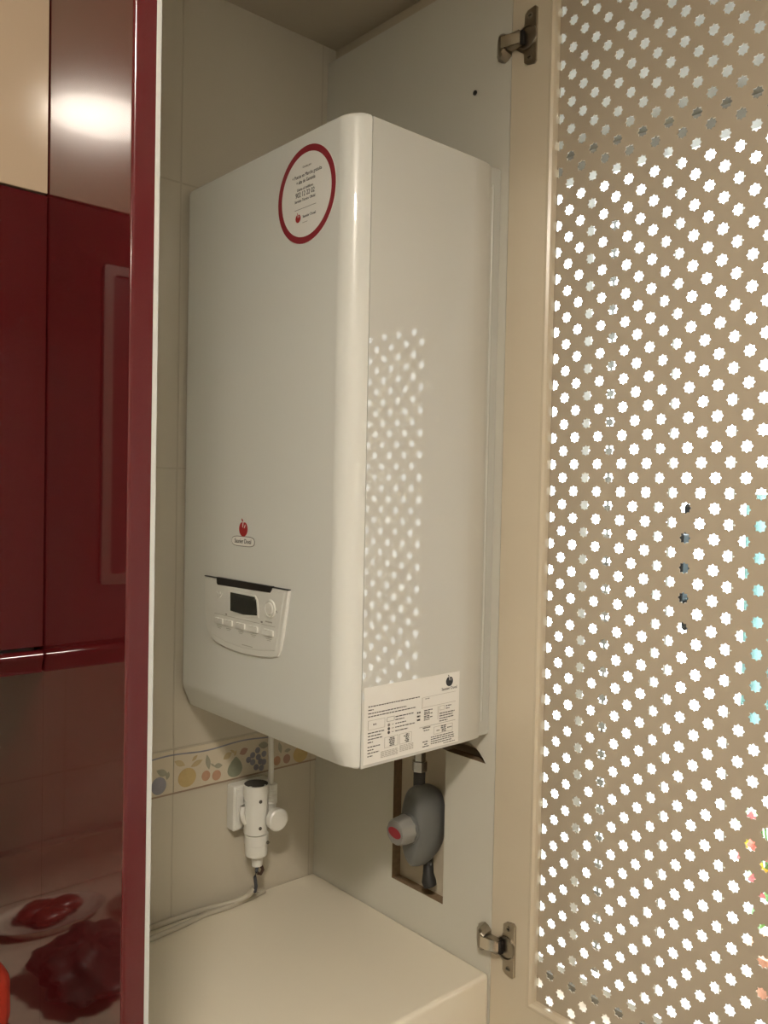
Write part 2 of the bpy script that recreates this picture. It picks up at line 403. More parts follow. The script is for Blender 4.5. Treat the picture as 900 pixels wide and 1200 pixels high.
# right door: cream frame, perforated sheet
dY0, dY1, dZ0, dZ1 = -.0065, -.452, -.405, 1.022
b = MB('cream_frame')
b.plate([rect(-dY0, -dY1, dZ0, dZ1), rect(.067, -dY1-.067, -.3337, .952)], .020, FX(XP+.020))
dr = b.build('door', cab, label='cream door frame, open at a right angle')
b = MB('cream_frame')
def ringrect(off, x): return [(x, -(.067+off), -.3337+off), (x, -(-dY1-.067-off), -.3337+off), (x, -(-dY1-.067-off), .952-off), (x, -(.067+off), .952-off)]
b.loft([ringrect(0, XP+.0002), ringrect(.0015, XP-.0016), ringrect(.0045, XP-.0020), ringrect(.0075, XP+.0005), ringrect(.0085, XP+.004), ringrect(.0085, XP+.0095), ringrect(0, XP+.0095)], cap0=False, cap1=False)
b.build('glazing_bead', dr)
b = MB('cream_frame')
b.loft([ringrect(0, XP+.020), ringrect(.0035, XP+.0195), ringrect(.0045, XP+.0115), ringrect(0, XP+.0115)], cap0=False, cap1=False)
b.build('rear_bead', dr)
# perforated sheet as one mesh of cells
def sheet():
    V, F = [], []
    px, pz, t = .01652, .03286, .0013
    ro, ri = .0070, .0051
    xa, xb = XP+.0098, XP+.0098+t
    y0 = -.0785; z0 = .9150
    ca = math.atan2(pz/2, px/2)
    dirs = []
    for k in range(16):
        a = PI/16*0 + 2*PI*k/16
        r = ro if k % 2 == 0 else ri
        h = (r*math.cos(a), r*math.sin(a))
        dirs.append((a, h))
    outer = []
    for a, h in dirs:
        c, s_ = math.cos(a), math.sin(a)
        k = min(px/2/abs(c) if abs(c) > 1e-9 else 9e9, pz/2/abs(s_) if abs(s_) > 1e-9 else 9e9)
        outer.append([c*k, s_*k])
    for sx in (1, -1):
        for sz in (1, -1):
            a = math.atan2(sz*pz/2, sx*px/2)
            j = min(range(16), key=lambda k: abs((dirs[k][0]-a+PI) % (2*PI)-PI)); outer[j] = [sx*px/2, sz*pz/2]
    zmin, zmax, ymin = -.3337+.004, .952-.004, dY1+.071
    ymax = -.071
    for i in range(-1, 25):
        yc = y0 - px*i
        for j in range(-3, 42):
            zc = z0 - pz*j - (pz/2 if i % 2 else 0)
            cl = lambda y, z: (min(max(y, ymin), ymax), min(max(z, zmin), zmax))
            if yc - px/2 > ymax or yc + px/2 < ymin or zc - pz/2 > zmax or zc + pz/2 < zmin: continue
            n = len(V)
            solid = zc - .008 < zmin or zc + .008 > zmax or yc + .008 > ymax + .0045 or yc - .008 < ymin
            if solid:
                q = [cl(yc+sx*px/2, zc+sz*pz/2) for sx, sz in ((-1, -1), (1, -1), (1, 1), (-1, 1))]
                for x in (xa, xb): V += [(x, y, z) for y, z in q]
                F += [(n, n+1, n+2, n+3), (n+7, n+6, n+5, n+4)]
                continue
            for x in (xa, xb):
                V += [(x, *cl(yc+u, zc+v)) for u, v in outer]
                V += [(x, *cl(yc+h[0], zc+h[1])) for a, h in dirs]
            for k in range(16):
                m = (k+1) % 16
                F.append((n+k, n+m, n+16+m, n+16+k)); F.append((n+32+k, n+48+k, n+48+m, n+32+m))
                F.append((n+16+k, n+16+m, n+48+m, n+48+k))
    me = bpy.data.meshes.new('perforated_panel'); off = dr.matrix_world.translation
    me.from_pydata([tuple(Vector(v)-off) for v in V], [], F); me.materials.append(M['cream_sheet'])
    o = bpy.data.objects.new('perforated_panel', me); COL.objects.link(o); o.parent = dr
    o['label'] = 'cream sheet pierced by rows of small scalloped holes'
    return o
sheet()
# hinges
def hinge(zc):
    b = MB('nickel', 'nickel_b', 'dark')
    # flange on the door with a cup bulge
    y0, y1 = .0270, .0478
    outl = [(y1-.003, zc+.036), (y1, zc+.033), (y1, zc-.033), (y1-.003, zc-.036), (y0+.006, zc-.034), (y0+.001, zc-.030), (y0+.001, zc-.0185)]
    for i in range(9):
        t = math.radians(-60 - 60*i/8)
        outl.append((.0375 + .0255*math.sin(t), zc - .0195*math.cos(t)*(1 if i < 0 else 1) * (1 - i/4)))
    outl += [(y0+.001, zc+.0185), (y0+.001, zc+.030), (y0+.006, zc+.034)]
    b.plate([outl], .0022, FX(XP), 0)
    b.lathe([(.0155, 0), (.0155, .0026), (.0138, .0032), (.0128, .0006), (.0128, -.0035)], (XP-.0015, -.0330, zc), axis='-X', n=28, mi=0)
    for dz in (-.026, .026):
        b.lathe([(.0040, 0), (.0040, .0006), (.0026, .0011), (.0012, .0003)], (XP-.0020, -.0370, zc+dz), axis='-X', n=16, mi=0)
        b.box(XP-.0034, XP-.0028, -.0392, -.0348, zc+dz-.0005, zc+dz+.0005, 2)
    b.box(XP-.0028, XP-.0018, -.0480, -.0465, zc-.033, zc+.033, 1, bev=.0004)
    # hinge knuckle: bright link plate reaching into the cup
    lk = [(-.0010, XP-.0165), (-.0100, XP-.0160), (-.0190, XP-.0130), (-.0265, XP-.0080)]
    b.loft([[(x, y, zc-h), (x+.0030, y-.0006, zc-h), (x+.0030, y-.0006, zc+h), (x, y, zc+h)] for (y, x), h in zip(lk, (.0074, .0074, .0072, .0070))], 1)
    b.box(XP-.0090, XP-.0030, -.0300, -.0262, zc-.0085, zc+.0085, 2)
    b.box(XP-.0125, XP-.0030, -.0265, -.0080, zc-.0088, zc-.0074, 0); b.box(XP-.0125, XP-.0030, -.0265, -.0080, zc+.0074, zc+.0088, 0)
    # arm on the cupboard side
    rings = []
    for y, xh, hh in ((-.0060, .0150, .0100), (-.0010, .0155, .0135), (.0045, .0140, .0150), (.0105, .0090, .0130), (.0165, .0035, .0095)):
        rings.append([(XP-.0003, y, zc-hh*1.25), (XP-xh+.003, y, zc-hh), (XP-xh, y, zc-hh*.75), (XP-xh, y, zc+hh*.75), (XP-xh+.003, y, zc+hh), (XP-.0003, y, zc+hh*1.25)])
    b.loft(rings, 0)
    b.box(XP-.0158, XP-.0140, -.0066, -.0056, zc-.0085, zc+.0085, 2)
    return b.build('hinge', dr, smooth=30)
hinge(.8965); hinge(-.2710)
# small door buffer on the side panel front
# ================================================================== BOILER
W, H = .3815, .740
bo = thing('wall_boiler', (.13, .19, 0.0), 'white wall hung gas boiler with display panel inside the open cupboard', 'boiler')
SX = .0268
def coverprof(ins, fro):
    r = .0262; o = []
    pts = []
    for i in range(11):
        t = PI/2*i/10; pts.append((r - r*math.sin(t), r - r*math.cos(t)))
    r2 = .018
    for i in range(9):
        t = PI/2*i/8; pts.append((r2 - r2*math.cos(t), W - r2 + r2*math.sin(t)))
    pts = [(SX, 0)] + pts + [(SX, W)]
    for x, y in pts:
        k = 1 - x/SX
        yy = y + (ins if y < W/2 else -ins)
        o.append((min(SX, x + (fro+ins)*k), yy))
    return o
b = MB('enamel')
rings = []
for z, ins, fro in ((.0005, .0030, .0145), (.0, .0015, .0142) if False else (.0030, .0008, .0125), (.0300, 0, .0012), (.0355, 0, .0003), (.041, 0, 0), (.10, 0, 0), (.735, 0, 0), (.7395, .0007, .0004), (.7420, .0028, .0015)):
    rings.append([(x, y, z) for x, y in coverprof(ins, fro)])
b.loft(rings); b.build('front_cover', bo, smooth=38)
# casing
XB = .2335
b = MB('enamel_dim')
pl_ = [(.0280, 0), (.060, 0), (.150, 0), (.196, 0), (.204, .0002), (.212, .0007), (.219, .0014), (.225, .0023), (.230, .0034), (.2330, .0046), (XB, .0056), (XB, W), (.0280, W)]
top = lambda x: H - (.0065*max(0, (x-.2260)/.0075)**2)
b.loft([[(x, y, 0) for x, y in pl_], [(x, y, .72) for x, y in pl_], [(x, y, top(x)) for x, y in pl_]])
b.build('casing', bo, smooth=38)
b = MB('enamel_grey'); b.box(XB-.0005, XP-.0004, .0068, W-.003, .0, .7415, bev=.0008); 
b.lathe([(.0001, .018), (.0018, .0205), (.0018, .7165), (.0001, .7195)], (.2400, .0070, 0), n=12)
b.build('rear_frame', bo, smooth=40)
# control panel
cp = MB('plastic')
def cpo(g):
    L = [(-(.3047+g), .1965+g*.3)]
    left = [(-.3040-g, .150), (-.2990-g, .128), (-.2890-g*.8, .1150-g*.6), (-.2740-g*.4, .1085-g)]
    bot = [(-.245, .1045-g), (-.205, .1030-g), (-.165, .1052-g), (-.140, .1090-g)]
    right = [(-.1270+g*.4, .1125-g*.7), (-.1200+g*.8, .122-g*.4), (-.1150+g, .140), (-.1090+g, .170), (-.1035+g, .1965+g*.3)]
    return L + left + bot + right
cp.loft([[(0.0003, -a, z) for a, z in cpo(.0)], [(-.0016, -a, z) for a, z in cpo(-.0002)], [(-.0030, -a, z) for a, z in cpo(-.0022)]])
cpl = cp.build('control_panel', bo, smooth=30)
# raised inner field
b = MB('plastic'); b.loft([[(x, -a, z) for a, z in cpo(g)] for x, g in ((-.0030, -.009), (-.0038, -.0105))]); b.build('key_field', cpl, smooth=30)
b = MB('dark'); b.plate([[(-.2715, .1984), (-.139, .1984), (-.1400, .1925), (-.1425, .1900), (-.268, .1882), (-.2705, .1900)]], .0040, FX(0.0)); b.build('pull_slot', cpl)
b = MB('dark'); b.plate([rect(-.3045, -.1036, .1967, .1978)], .0032, FX(0.0)); b.build('top_gap', cpl)
b = MB('plastic', 'lcd')
scr = [(-.2340, .1817), (-.1765, .1812), (-.1725, .1775), (-.1700, .1640), (-.1697, .1585), (-.2030, .1558), (-.2335, .1572)]
b.plate([[(-.2365, .1837), (-.1750, .1832), (-.1700, .1790), (-.1670, .1640), (-.1672, .1560), (-.2030, .1535), (-.2360, .1548)]], .0008, FX(-.0037), 0)
b.plate([scr], .0004, FX(-.0045), 1); b.build('display', cpl)
for y in (.2625, .2385, .2080, .1785, .1435):
    b = MB('btn'); b.plate([rrect(-y-.0105, -y+.0105, .1365, .1440, .0015)], .0022, FX(-.0037)); 
    bmesh.ops.recalc_face_normals(b.bm, faces=b.bm.faces)
    b.build('button', cpl)
b = MB('btn', 'ink_grey'); b.lathe([(.0115, 0), (.0112, .0020), (.0095, .0022), (.0090, .0012), (.0075, .0012), (.0070, .0030), (.001, .0032)], (-.0037, .1410, .1705), axis='-X', n=28)
b.plate([[(-.1290, .1690), (-.1262, .1660), (-.1275, .1700)]], .0003, FX(-.0038), 1); b.build('dial', cpl, smooth=30)
b = MB('btn', 'ink_light'); b.plate([[(-.2655, .1700), (-.2590, .1725), (-.2555, .1780), (-.2600, .1765), (-.2610, .1800), (-.2650, .1765), (-.2690, .1790), (-.2695, .1730)]], .0010, FX(-.0037)); b.build('flame_mark', cpl)
b = MB('ink_grey', 'ink_light')
def ln(a0, a1, z, h, mi, x=-.0038): b.plate([rect(a0, a1, z-h/2, z+h/2)], .0002, FX(x), mi)
ln(-.275, -.165, .1490, .0006, 1); ln(-.160, -.130, .1490, .0006, 1)
for y in (.2625, .2385, .2080, .1785, .1435): ln(-y-.006, -y+.006, .1325, .0010, 1); ln(-y-.004, -y+.004, .1305, .0008, 1)
ln(-.152, -.137, .1535, .0018, 1); ln(-.247, -.243, .1510, .0016, 0); ln(-.1620, -.1580, .1515, .0018, 0)
ln(-.205, -.180, .1165, .0010, 1)
b.build('key_legend', cpl)
# emblem helper: round red fruit-like mark with two leaf cuts
def emblem(b, ca, cb, r, T, mred, mcut, lift=.0002):
    pts = []
    for i in range(32):
        t = 2*PI*i/32; k = 1 - .16*math.exp(-((t-PI/2)/.35)**2) + .05*math.sin(t)*-1
        pts.append((ca + r*1.0*k*math.cos(t), cb + r*k*math.sin(t)))
    b.plate([pts], lift, T, mred)
    T2 = T @ Matrix.Translation((0, 0, lift))
    b.plate([leaf(ca - r*.05, cb + r*.55, r*.85, r*.16, 1.45)], lift*.6, T2, mcut)
    b.plate([leaf(ca + r*.40, cb + r*.30, r*.60, r*.12, 1.05)], lift*.6, T2, mcut)
    b.plate([leaf(ca - r*.28, cb + r*1.10, r*.55, r*.22, 2.2)], lift, T, mred)
# badge
b = MB('ink_grey', 'paper', 'lred', 'ink', 'plastic')
emblem(b, -.2118, .2665, .0098, FX(0), 2, 4, .0006)
def lens(g):
    o = []
    for i in range(40):
        t = 2*PI*i/40; c, s_ = math.cos(t), math.sin(t)
        o.append((-.2120 + (.0268+g)*math.copysign(abs(c)**.42, c), .2499 + (.0062+g)*math.copysign(abs(s_)**.75, s_)))
    return o
b.plate([lens(.0006)], .0005, FX(0), 0); b.plate([lens(-.0003)], .0002, FX(-.0005), 1)
b.text('Saunier Duval', .0084, FX(-.0007) @ Matrix.Translation((-.2120, .2499, 0)), mi=3, sx=.86)
b.build('badge', bo, label='red emblem over a small white lettered badge')
# round sticker
b = MB('paper', 'sred', 'ink', 'ink_grey', 'lred')
cy, cz, rr = -.0868, .6672, .0570
b.plate([ell(cy, cz, rr, rr, 64)], .0003, FX(0), 0)
b.plate([ell(cy, cz, rr, rr, 64), ell(cy, cz, rr*.865, rr*.865, 64)], .0002, FX(-.0003), 1)
def st(txt, size, da, db, mi=2, sx=1): b.text(txt, size, FX(-.0003) @ Matrix.Translation((cy+da, cz+db, 0)), mi=mi, sx=sx)
st('Gracias por', .0036, .001, .0335, 3)
st('+ Puesta en Marcha gratuita', .0060, .001, .0240, sx=.86)
st('+ alta de Garantía', .0060, -.001, .0170, sx=.86)
st('Llame al teléfono', .0046, -.002, .0085)
st('902 12 22 02', .0085, -.002, .0020, sx=.84)
st('Servicio Técnico Oficial', .0046, -.002, -.0050, sx=.92)
b.plate([rect(cy-.022, cy+.020, cz-.0152, cz-.0147)], .0002, FX(-.0003), 3)
emblem(b, cy-.015, cz-.0250, .0050, FX(-.0003), 4, 0)
st('Saunier Duval', .0046, .007, -.0250, 2)
b.plate([rect(cy-.006, cy+.004, cz-.0322, cz-.0318)], .0002, FX(-.0003), 3)
b.build('round_sticker', bo, label='white round sticker with a red border')
# data label on the side
b = MB('paper', 'ink', 'ink_grey', 'ink_light', 'dark')
LX, LZ0, LZ1, LW = .0312, .0035, .0930, .1580
b.plate([rect(LX, LX+LW, LZ0, LZ1)], .0003, FY(0), 0)
def U(u): return LX + LW*u
def Vv(v): return LZ1 - (LZ1-LZ0)*v
def st2(u0, u1, v, h=.0011, mi=1):
    u = u0
    while u < u1:                                   # one row of print, broken into words
        wd = random.uniform(.012, .035); e = min(u+wd, u1)
        b.plate([rect(U(u), U(e), Vv(v)-h/2, Vv(v)+h/2)], .0002, FY(-.0003), mi); u = e + .006
def box2(u0, u1, v0, v1, mi=3, t=.0004):
    b.plate([rect(U(u0), U(u1), Vv(v1), Vv(v0)), rect(U(u0)+t, U(u1)-t, Vv(v1)+t, Vv(v0)-t)], .0002, FY(-.0003), mi)
emblem(b, U(.885), Vv(.115), .0062, FY(-.0003), 4, 0)
b.text('Saunier Duval', .0052, FY(-.0003) @ Matrix.Translation((U(.885), Vv(.215), 0)), mi=1, sx=.95)
st2(.04, .56, .255); st2(.04, .09, .300); st2(.04, .42, .345); st2(.04, .52, .385)
b.plate([rect(U(.60), U(.96), Vv(.278), Vv(.274))], .0002, FY(-.0003), 3); b.plate([rect(U(.585), U(.590), Vv(.43), Vv(.275))], .0002, FY(-.0003), 3)
st2(.62, .67, .300, .0009, 2); b.plate([rect(U(.60), U(.96), Vv(.418), Vv(.414))], .0002, FY(-.0003), 3)
box2(.04, .205, .435, .56)
st2(.09, .12, .495, .002, 2)
for k, v in enumerate((.60, .64, .68, .72)): st2(.04, (.20, .17, .18, .09)[k], v)
for k, v in enumerate((.78, .82, .86, .90)): st2(.04, (.16, .10, .15, .09)[k], v)
box2(.225, .30, .44, .50, 2); st2(.31, .50, .455); st2(.31, .40, .495)
for k, v in enumerate((.545, .595, .645)): b.plate([ell(U(.245), Vv(v), .0019, .0019, 10)], .0002, FY(-.0003), 1 if k else 2); st2(.31, (.42, .51, .44)[k], v); st2(.275, .295, v, .0006, 2)
box2(.205, .34, .70, .84); box2(.355, .48, .70, .84)
for u in (.275, .425):
    for k in range(6): st2(u-.015+random.uniform(-.012, .012), u+.03, .722+.02*k, .0012, 1)
for k in range(5): st2(.17, .34, .880+.018*k, .0008, 3); st2(.36, .50, .862+.018*k, .0008, 3)
for k, v in enumerate((.47, .52, .57)): st2(.535, .57, v, .002, 1); st2(.61, .70, v-.01); st2(.61, .67, v+.018)
b.plate([rect(U(.76), U(.764), Vv(.62), Vv(.44))], .0002, FY(-.0003), 3); box2(.78, .835, .44, .50, 3); st2(.85, .91, .455); st2(.85, .89, .49)
for k, v in enumerate((.545, .58, .615, .65)): st2(.78, (.95, .93, .94, .87)[k], v)
b.plate([rect(U(.56), U(.96), Vv(.683), Vv(.679))], .0002, FY(-.0003), 2)
st2(.60, .68, .70); st2(.61, .67, .735); st2(.60, .66, .89); st2(.62, .65, .925); st2(.60, .67, .955)
box2(.72, .93, .715, .82)
for k in range(4): st2(.80+random.uniform(-.01, .01), .855, .725+.025*k, .0013, 1)
st2(.75, .79, .775, .0012, 2); st2(.87, .92, .765, .0012, 1)
for k, v in enumerate((.85, .88, .91, .94)): st2(.69, (.94, .95, .95, .92)[k], v, .0010)
st2(.83, .96, .972, .0008)
b.build('data_label', bo, label='white data label printed in small black type')
# grey underside pipes coming down to valve and trap
b = MB('steel', 'black_rub')
b.lathe([(.0075, .01), (.0075, -.030), (.0120, -.031), (.0120, -.046), (.0085, -.047), (.0085, -.060), (.011, -.061), (.011, -.075)], (.2375, .118, 0), n=6, mi=0)
b.lathe([(.0085, -.072), (.0085, -.100)], (.2375, .118, 0), n=20, mi=1)
b.build('gas_pipe', bo, smooth=40)

# ================================================================== GAS VALVE in the recess
mt = thing('gas_regulator', (.2722, .112, -.150), 'grey oval gas regulator with round knob in the wall recess under the boiler', 'gas valve')
def oval(x, ha, hb, n=40, yc=.1130, zc=-.150):
    o = []
    for i in range(n):
        t = 2*PI*i/n; c, s_ = math.cos(t), math.sin(t); k = 1.0
        o.append((x, yc + ha*c, zc + hb*s_))
    return o
b = MB('grey_m'); b.loft([oval(.2722, .0150, .042), oval(.263, .0190, .0495), oval(.252, .0225, .0550), oval(.240, .0245, .0580), oval(.230, .0243, .0575), oval(.2205, .0225, .0550), oval(.2165, .0190, .0505), oval(.2145, .0140, .0430), oval(.2140, .004, .012)]); body = b.build('valve_body', mt, smooth=60)
b = MB('grey_m'); b.lathe([(.0215, 0), (.0215, .0035), (.0195, .0050)], (.2150, .1140, -.1500), axis='-X', n=32); b.build('collar', mt, smooth=40)
b = MB('grey_k')
n = 40; rings = []
for h, r0 in ((.004, .0198), (.010, .0198), (.0230, .0178), (.0262, .0162), (.0272, .0120)):
    rings.append([(.2150-h, .1140 + r0*(1 + (.02 if k % 4 < 2 else -.02))*math.cos(2*PI*k/n), -.150 + r0*(1 + (.02 if k % 4 < 2 else -.02))*math.sin(2*PI*k/n)) for k in range(n)])
b.loft(rings); kn = b.build('knob', mt, smooth=25, label='pale grey ribbed knob')
b = MB('sred'); b.plate([ell(-.1135, -.1500, .0125, .0070, 24, rot=-.15)], .0006, FX(.1879)); b.build('knob_badge', kn, label='red oval inset')
b = MB('black_rub', 'brown'); b.tube([(.258, .117, -.200), (.256, .115, -.212), (.2535, .112, -.224), (.252, .109, -.234), (.253, .107, -.2405)], [.0075, .0072, .008, .0105, .0095], n=14); b.build('outlet_pipe', mt, smooth=50)

# ================================================================== SOCKET, TRAP, CABLES
so = thing('wall_socket', (.118, YB, -.168), 'white surface wall socket half hidden behind the plastic drain trap', 'socket')
b = MB('plastic'); b.box(.0865, .1540, .3640, .3848, -.2030, -.1335, bev=.003, seg=3); b.build('socket_box', so, smooth=40)
b = MB('btn'); b.box(.0905, .1500, .3612, .3645, -.1995, -.1370, bev=.0015); b.build('cover_plate', so, smooth=40)
sp = thing('drain_trap', (.1135, .345, -.254), 'white plastic drain trap hanging on the tiles below the boiler', 'drain trap')
b = MB('plastic', 'plastic_in')
cx, cyy = .1130, .3440
b.lathe([(.0150, -.2035), (.0178, -.202), (.0178, -.186), (.0192, -.184), (.0192, -.162), (.0186, -.158), (.0186, -.148), (.0198, -.146), (.0198, -.1285), (.0180, -.1280)], (cx, cyy, 0), n=32, cap1=False)
b.lathe([(.0180, -.1280), (.0172, -.150), (.002, -.151)], (cx, cyy, 0), n=32, mi=1, cap0=False)
b.tube([(cx-.019, cyy, -.150), (cx-.0235, cyy, -.158), (cx-.0245, cyy, -.168), (cx-.0225, cyy, -.178), (cx-.018, cyy, -.184)], .0042, n=10)
for (dx, dz) in ((-.004, -.150), (-.004, -.1905), (.012, -.1915), (.010, -.2150)): b.lathe([(.0026, 0), (.0026, .0012)], (cx+dx, cyy-.0185, dz), axis='-Y', n=12, mi=1)
b.build('trap_body', sp, smooth=40)
b = MB('plastic'); b.lathe([(.0085, 0), (.0088, .018), (.0165, .019), (.0170, .0285), (.0150, .0305)], (cx+.021, cyy-.002, -.1800), axis='-Y', n=32); b.build('cleaning_cap', sp, smooth=40)
b = MB('plastic')
for k in range(7): b.lathe([(.0092, -.164+k*.0043), (.0102, -.163+k*.0043), (.0102, -.161+k*.0043), (.0092, -.1597+k*.0043)], (cx+.0265, cyy, 0), n=24)
b.lathe([(.0088, -.180), (.0088, -.135), (.0070, -.134)], (cx+.0265, cyy, 0), n=24)
b.build('threaded_inlet', sp, smooth=40)
b = MB('plastic'); b.lathe([(.0120, -.2390), (.0165, -.2370), (.0172, -.2200), (.0182, -.2190), (.0182, -.2045), (.0150, -.2035)], (cx+.002, cyy, 0), n=32); b.build('lower_cup', sp, smooth=40)
b = MB('plastic', 'plastic_in'); b.lathe([(.0070, -.2550), (.0080, -.2545), (.0088, -.2385)], (cx+.004, cyy, 0), n=24); b.lathe([(.0066, -.2552), (.0066, -.2540)], (cx+.004, cyy, 0), n=20, mi=1); b.build('spout', sp, smooth=40)
tb = MB('plastic'); tb.tube([(cx+.0265, cyy, -.136), (cx+.0268, cyy, -.11), (cx+.026, cyy+.001, -.07), (cx+.027, cyy, -.03), (cx+.029, cyy-.002, .004)], .0042, n=12); tb.build('inlet_tube', sp, smooth=60)
wz = thing('trap_wires', (.1175, .345, -.262), 'dark twisted wire end poking out below the white drain trap', 'wire')
b = MB('wire_g'); b.tube([(.1175, .343, -.2540), (.1140, .341, -.262), (.1115, .341, -.270), (.1135, .342, -.279), (.1160, .344, -.287), (.1150, .346, -.296)], .0026, n=10); b.build('grey_wire', wz, smooth=60, label='grey wire')
b = MB('wire_b'); b.tube([(.1195, .345, -.2540), (.1245, .343, -.258), (.1270, .343, -.264), (.1235, .344, -.270), (.1195, .346, -.268)], .0026, n=10); b.build('brown_wire', wz, smooth=60, label='brown wire')
zf = -.3181
def spl(pts, n=8):
    P = [Vector(p) for p in pts]; o = []
    for i in range(len(P)-1):
        a, b_, c, d = P[max(i-1, 0)], P[i], P[i+1], P[min(i+2, len(P)-1)]
        for k in range(n):
            t = k/n; o.append(.5*((2*b_) + (c-a)*t + (2*a-5*b_+4*c-d)*t*t + (3*b_-a-3*c+d)*t**3))
    return o + [P[-1]]
b = MB('cable'); b.tube(spl([(.1150, .348, -.290), (.1080, .355, -.303), (.085, .368, -.3125), (.045, .377, -.3137), (-.01, .379, -.3138), (-.08, .378, -.3138), (-.20, .376, -.3138), (-.29, .374, -.3138)]), .0042, n=12)
tag(b.build('power_cable', smooth=60, loc=(.0, .377, zf)), 'pale cable on the shelf nearer the tiles, rising to the drain trap', 'cable')
b = MB('cable'); b.tube(spl([(.150, .372, -.3141), (.120, .3665, -.3141), (.080, .3625, -.3141), (.040, .364, -.3141), (.0, .357, -.3141), (-.05, .352, -.3141), (-.13, .345, -.3141), (-.29, .335, -.3141)]), .0038, n=12)
tag(b.build('power_cable', smooth=60, loc=(.0, .357, zf)), 'pale cable lying flat on the shelf, in front of the one by the tiles', 'cable')

# ================================================================== KITCHEN UNITS ON THE LEFT
UX0, UX1 = -.945, -.3346
def front(b, z0, z1, mi=0): b.box(UX0, UX1-.0003, -.0065, .0125, z0, z1, mi, bev=.0007)
c1 = thing('wall_cabinet', (-.64, .19, .5625), 'cream glossy upper wall cabinet above the red one', 'cabinet')
MB('white_lam').box(UX0, UX1-.001, .0130, .3840, .5625, ZC-.002).build('carcass', c1)
b = MB('beige_gloss'); front(b, .5630, ZC-.004); b.build('door', c1)
c2 = thing('wall_cabinet', (-.64, .19, .160), 'dark red glossy wall cabinet under the cream one, beside the open red door', 'cabinet')
MB('white_lam').box(UX0, UX1-.001, .0130, .3840, .1780, .5615).build('carcass', c2)
b = MB('red'); front(b, .1810, .5612); d2 = b.build('door', c2)
b = MB('taupe')
fx0, fx1, fz0, fz1 = -.8985, -.3823, .2309, .5134
b.plate([rrect(fx0, fx1, fz0, fz1, .003), rrect(fx0+.0085, fx1-.0085, fz0+.009, fz1-.008, .004)], .004, FY(-.0064)); b.build('insert_frame', d2, label='pale frame of the door insert')
b = MB('redin'); b.plate([rect(fx0+.008, fx1-.008, fz0+.008, fz1-.0075)], .0015, FY(-.0064)); b.build('insert_panel', d2)
b = MB('red')
o = [(.384, .1590), (.384, .1778), (-.004, .1778), (-.0075, .1770), (-.0095, .1745), (-.0098, .1715), (-.0060, .1660), (-.0060, .1590)]
b.loft([[(x, y, z) for y, z in o] for x in (UX0, UX1-.001)]); b.build('light_rail', c2, smooth=50)
b = MB('worktop'); b.box(-2.0, UX1-.001, -.235, .3845, -.2530, -.2130, bev=.003); tag(b.build('worktop', loc=(-1.1, .08, -.253)), 'pale stone worktop under the wall cabinets, left of the red door', 'worktop')
b = MB('worktop'); b.box(-2.0, UX1-.001, .3650, .3846, -.2129, -.1500, bev=.002); tag(b.build('worktop_upstand', loc=(-1.1, .375, -.2129)), 'low stone upstand along the back of the worktop', 'upstand')
bc = thing('base_cabinet', (-1.1, .10, ZF), 'red base cabinet carrying the pale worktop', 'cabinet')
MB('white_lam').box(-1.99, UX1-.002, -.175, .384, ZF+.10, -.2535).build('carcass', bc)
for k in range(3):
    b = MB('red'); b.box(-1.985+.549*k, -1.985+.549*k+.545, -.195, -.176, ZF+.11, -.257, bev=.0012); b.build('door', bc)
MB('dark').box(-1.98, UX1-.01, -.13, -.11, ZF, ZF+.10).build('plinth', bc)
WZ = -.2130
ja = thing('plastic_jar', (-.441, -.120, WZ), 'orange red plastic jar on the worktop at the left edge of the photo', 'jar')
b = MB('jar'); b.lathe([(.040, 0), (.043, .004), (.043, .150), (.040, .160), (.036, .163)], (-.441, -.120, WZ), n=40); b.build('jar_body', ja, smooth=40)
b = MB('jar'); b.lathe([(.0410, .163), (.0425, .165), (.0420, .188), (.036, .198), (.020, .203), (.002, .204)], (-.441, -.120, WZ), n=40); b.build('lid', ja, smooth=40)
di = thing('oval_dish', (-.450, .285, WZ), 'pale oval dish of dark red food near the back of the worktop', 'dish')
b = MB('dish'); b.lathe([(.035, 0), (.050, .003), (.066, .014), (.068, .015), (.064, .014), (.048, .006), (.002, .005)], (-.450, .285, WZ), n=40, sx=1, sy=.62); b.build('dish_bowl', di, smooth=50)
def blob(b, c, r, n=14, sc=(1, 1, 1), jit=.25, mi=0):
    rings = []
    for i in range(1, 8):
        t = PI*i/8
        rings.append([Vector(c) + Vector((sc[0]*r*math.sin(t)*math.cos(2*PI*k/n), sc[1]*r*math.sin(t)*math.sin(2*PI*k/n), sc[2]*r*-math.cos(t)))*(1+random.uniform(-jit, jit)) - Vector(c)*0 for k in range(n)])
    b.loft(rings, mi)
for px, py, rr_, an in ((-.468, .288, .019, 0), (-.440, .292, .020, 1), (-.448, .273, .017, 2)):
    b = MB('meat'); b.bm; blob(b, (0, 0, 0), rr_, sc=(1.3, .8, .6), jit=.12)
    bmesh.ops.translate(b.bm, verts=b.bm.verts, vec=(px, py, WZ+.017)); 
    tag(b.build('food_piece', smooth=60, loc=(px, py, WZ+.006)), ('dark red food piece at the left of the oval dish', 'dark red food piece at the back right of the oval dish', 'dark red food piece at the front of the oval dish')[an], 'food', 'food in the oval dish')
b = MB('bag'); rings = []
ph = [random.uniform(0, 6.28) for _ in range(6)]
for i in range(1, 20):
    t = PI*i/20; rg = []
    for k in range(48):
        u = 2*PI*k/48
        q = 1 + .10*math.sin(3*u+4*t+ph[0]) + .07*math.sin(7*u-5*t+ph[1]) + .05*math.sin(11*u+9*t+ph[2]) + random.uniform(-.03, .03)
        rg.append((.055*q*math.sin(t)*math.cos(u), .062*q*math.sin(t)*math.sin(u), -.026*math.cos(t)*q))
    rings.append(rg)
b.loft(rings)
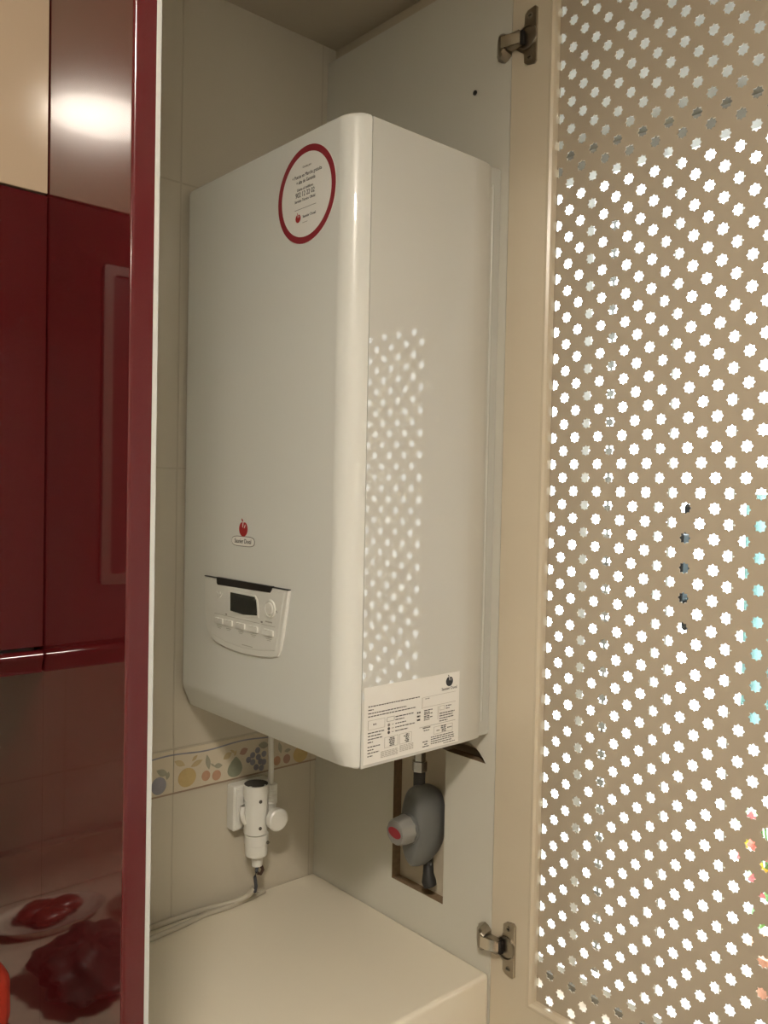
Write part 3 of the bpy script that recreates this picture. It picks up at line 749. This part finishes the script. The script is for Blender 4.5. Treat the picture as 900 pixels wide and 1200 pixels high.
bmesh.ops.translate(b.bm, verts=b.bm.verts, vec=(-.435, .125, WZ+.0295))
tag(b.build('crumpled_bag', smooth=50, loc=(-.435, .125, WZ)), 'dark crumpled plastic bag on the worktop in front of the oval dish', 'bag')
po = thing('lidded_pot', (-.545, .235, WZ), 'small round brown pot on the worktop beside the oval dish', 'pot')
b = MB('pot'); b.lathe([(.028, 0), (.036, .004), (.042, .030), (.040, .048)], (-.565, .215, WZ), n=36); b.build('pot_body', po, smooth=40)
b = MB('pot'); b.lathe([(.042, .048), (.042, .051), (.030, .060), (.010, .064), (.006, .070), (.009, .076), (.002, .079)], (-.565, .215, WZ), n=36); b.build('lid', po, smooth=40)

# ================================================================== OUTSIDE, BEYOND THE GLAZED DOOR
cl = thing('drying_cloth', (2.15, .35, .33), 'teal cloth hanging on a drying line outside the tall window', 'cloth')
b = MB('teal'); rings = []
for i in range(25):
    y = .565 - .45*i/24; rings.append([(2.15 + .012*math.sin(i*1.1) + dx, y, z) for dx, z in ((-.004, -.43), (-.004, -.1), (-.004, .33), (.004, .33), (.004, -.1), (.004, -.43))])
b.loft(rings); b.build('cloth_panel', cl, smooth=50)
b = MB('steel'); b.tube([(2.15, -1.2, .334), (2.15, .2, .332), (2.15, 2.2, .334)], .003, n=8)
tag(b.build('drying_line', loc=(2.15, .2, .334)), 'thin steel drying line outside the window holding the teal cloth', 'line')
PX, PY, PZ = 2.20, .43, ZF
pl = thing('flowering_plant', (PX, PY, PZ), 'potted plant with pink and yellow flowers outside the tall window', 'plant')
b = MB('terr'); b.lathe([(.07, 0), (.095, .13), (.105, .13), (.105, .155), (.090, .155), (.087, .145), (.01, .14)], (PX, PY, PZ), n=32); b.build('flower_pot', pl, smooth=40)
b = MB('leafm')
for k in range(90):
    a = random.uniform(0, 2*PI); r = random.uniform(0, .19); z = PZ+.26+random.uniform(0, .34)
    b.plate([leaf(0, 0, .07, .035, 0)], .001, Matrix.Translation((PX+r*math.cos(a), PY+.6*r*math.sin(a), z)) @ Matrix.Rotation(random.uniform(0, 6), 4, 'Z') @ Matrix.Rotation(random.uniform(-1.2, 1.2), 4, 'Y'))
for k in range(9):
    a = 2*PI*k/9; b.tube([(PX, PY, PZ+.14), (PX+.06*math.cos(a), PY+.05*math.sin(a), PZ+.35), (PX+.12*math.cos(a), PY+.08*math.sin(a), PZ+.58)], .004, n=6)
b.build('foliage', pl)
for k in range(16):
    a = random.uniform(0, 2*PI); r = random.uniform(.02, .18); c = (PX-.15*abs(math.cos(a)), PY+r*math.sin(a), PZ+.34+random.uniform(0, .30))
    b = MB('yel' if k % 4 == 0 else 'pink')
    for q in range(6): b.plate([leaf(.016, 0, .034, .020, 0)], .001, Matrix.Translation(c) @ Matrix.Rotation(-PI/2, 4, 'Y') @ Matrix.Rotation(q*PI/3, 4, 'Z') @ Matrix.Rotation(.3, 4, 'Y'))
    b.build('flower', pl, label='yellow flower' if k % 4 == 0 else 'pink flower')
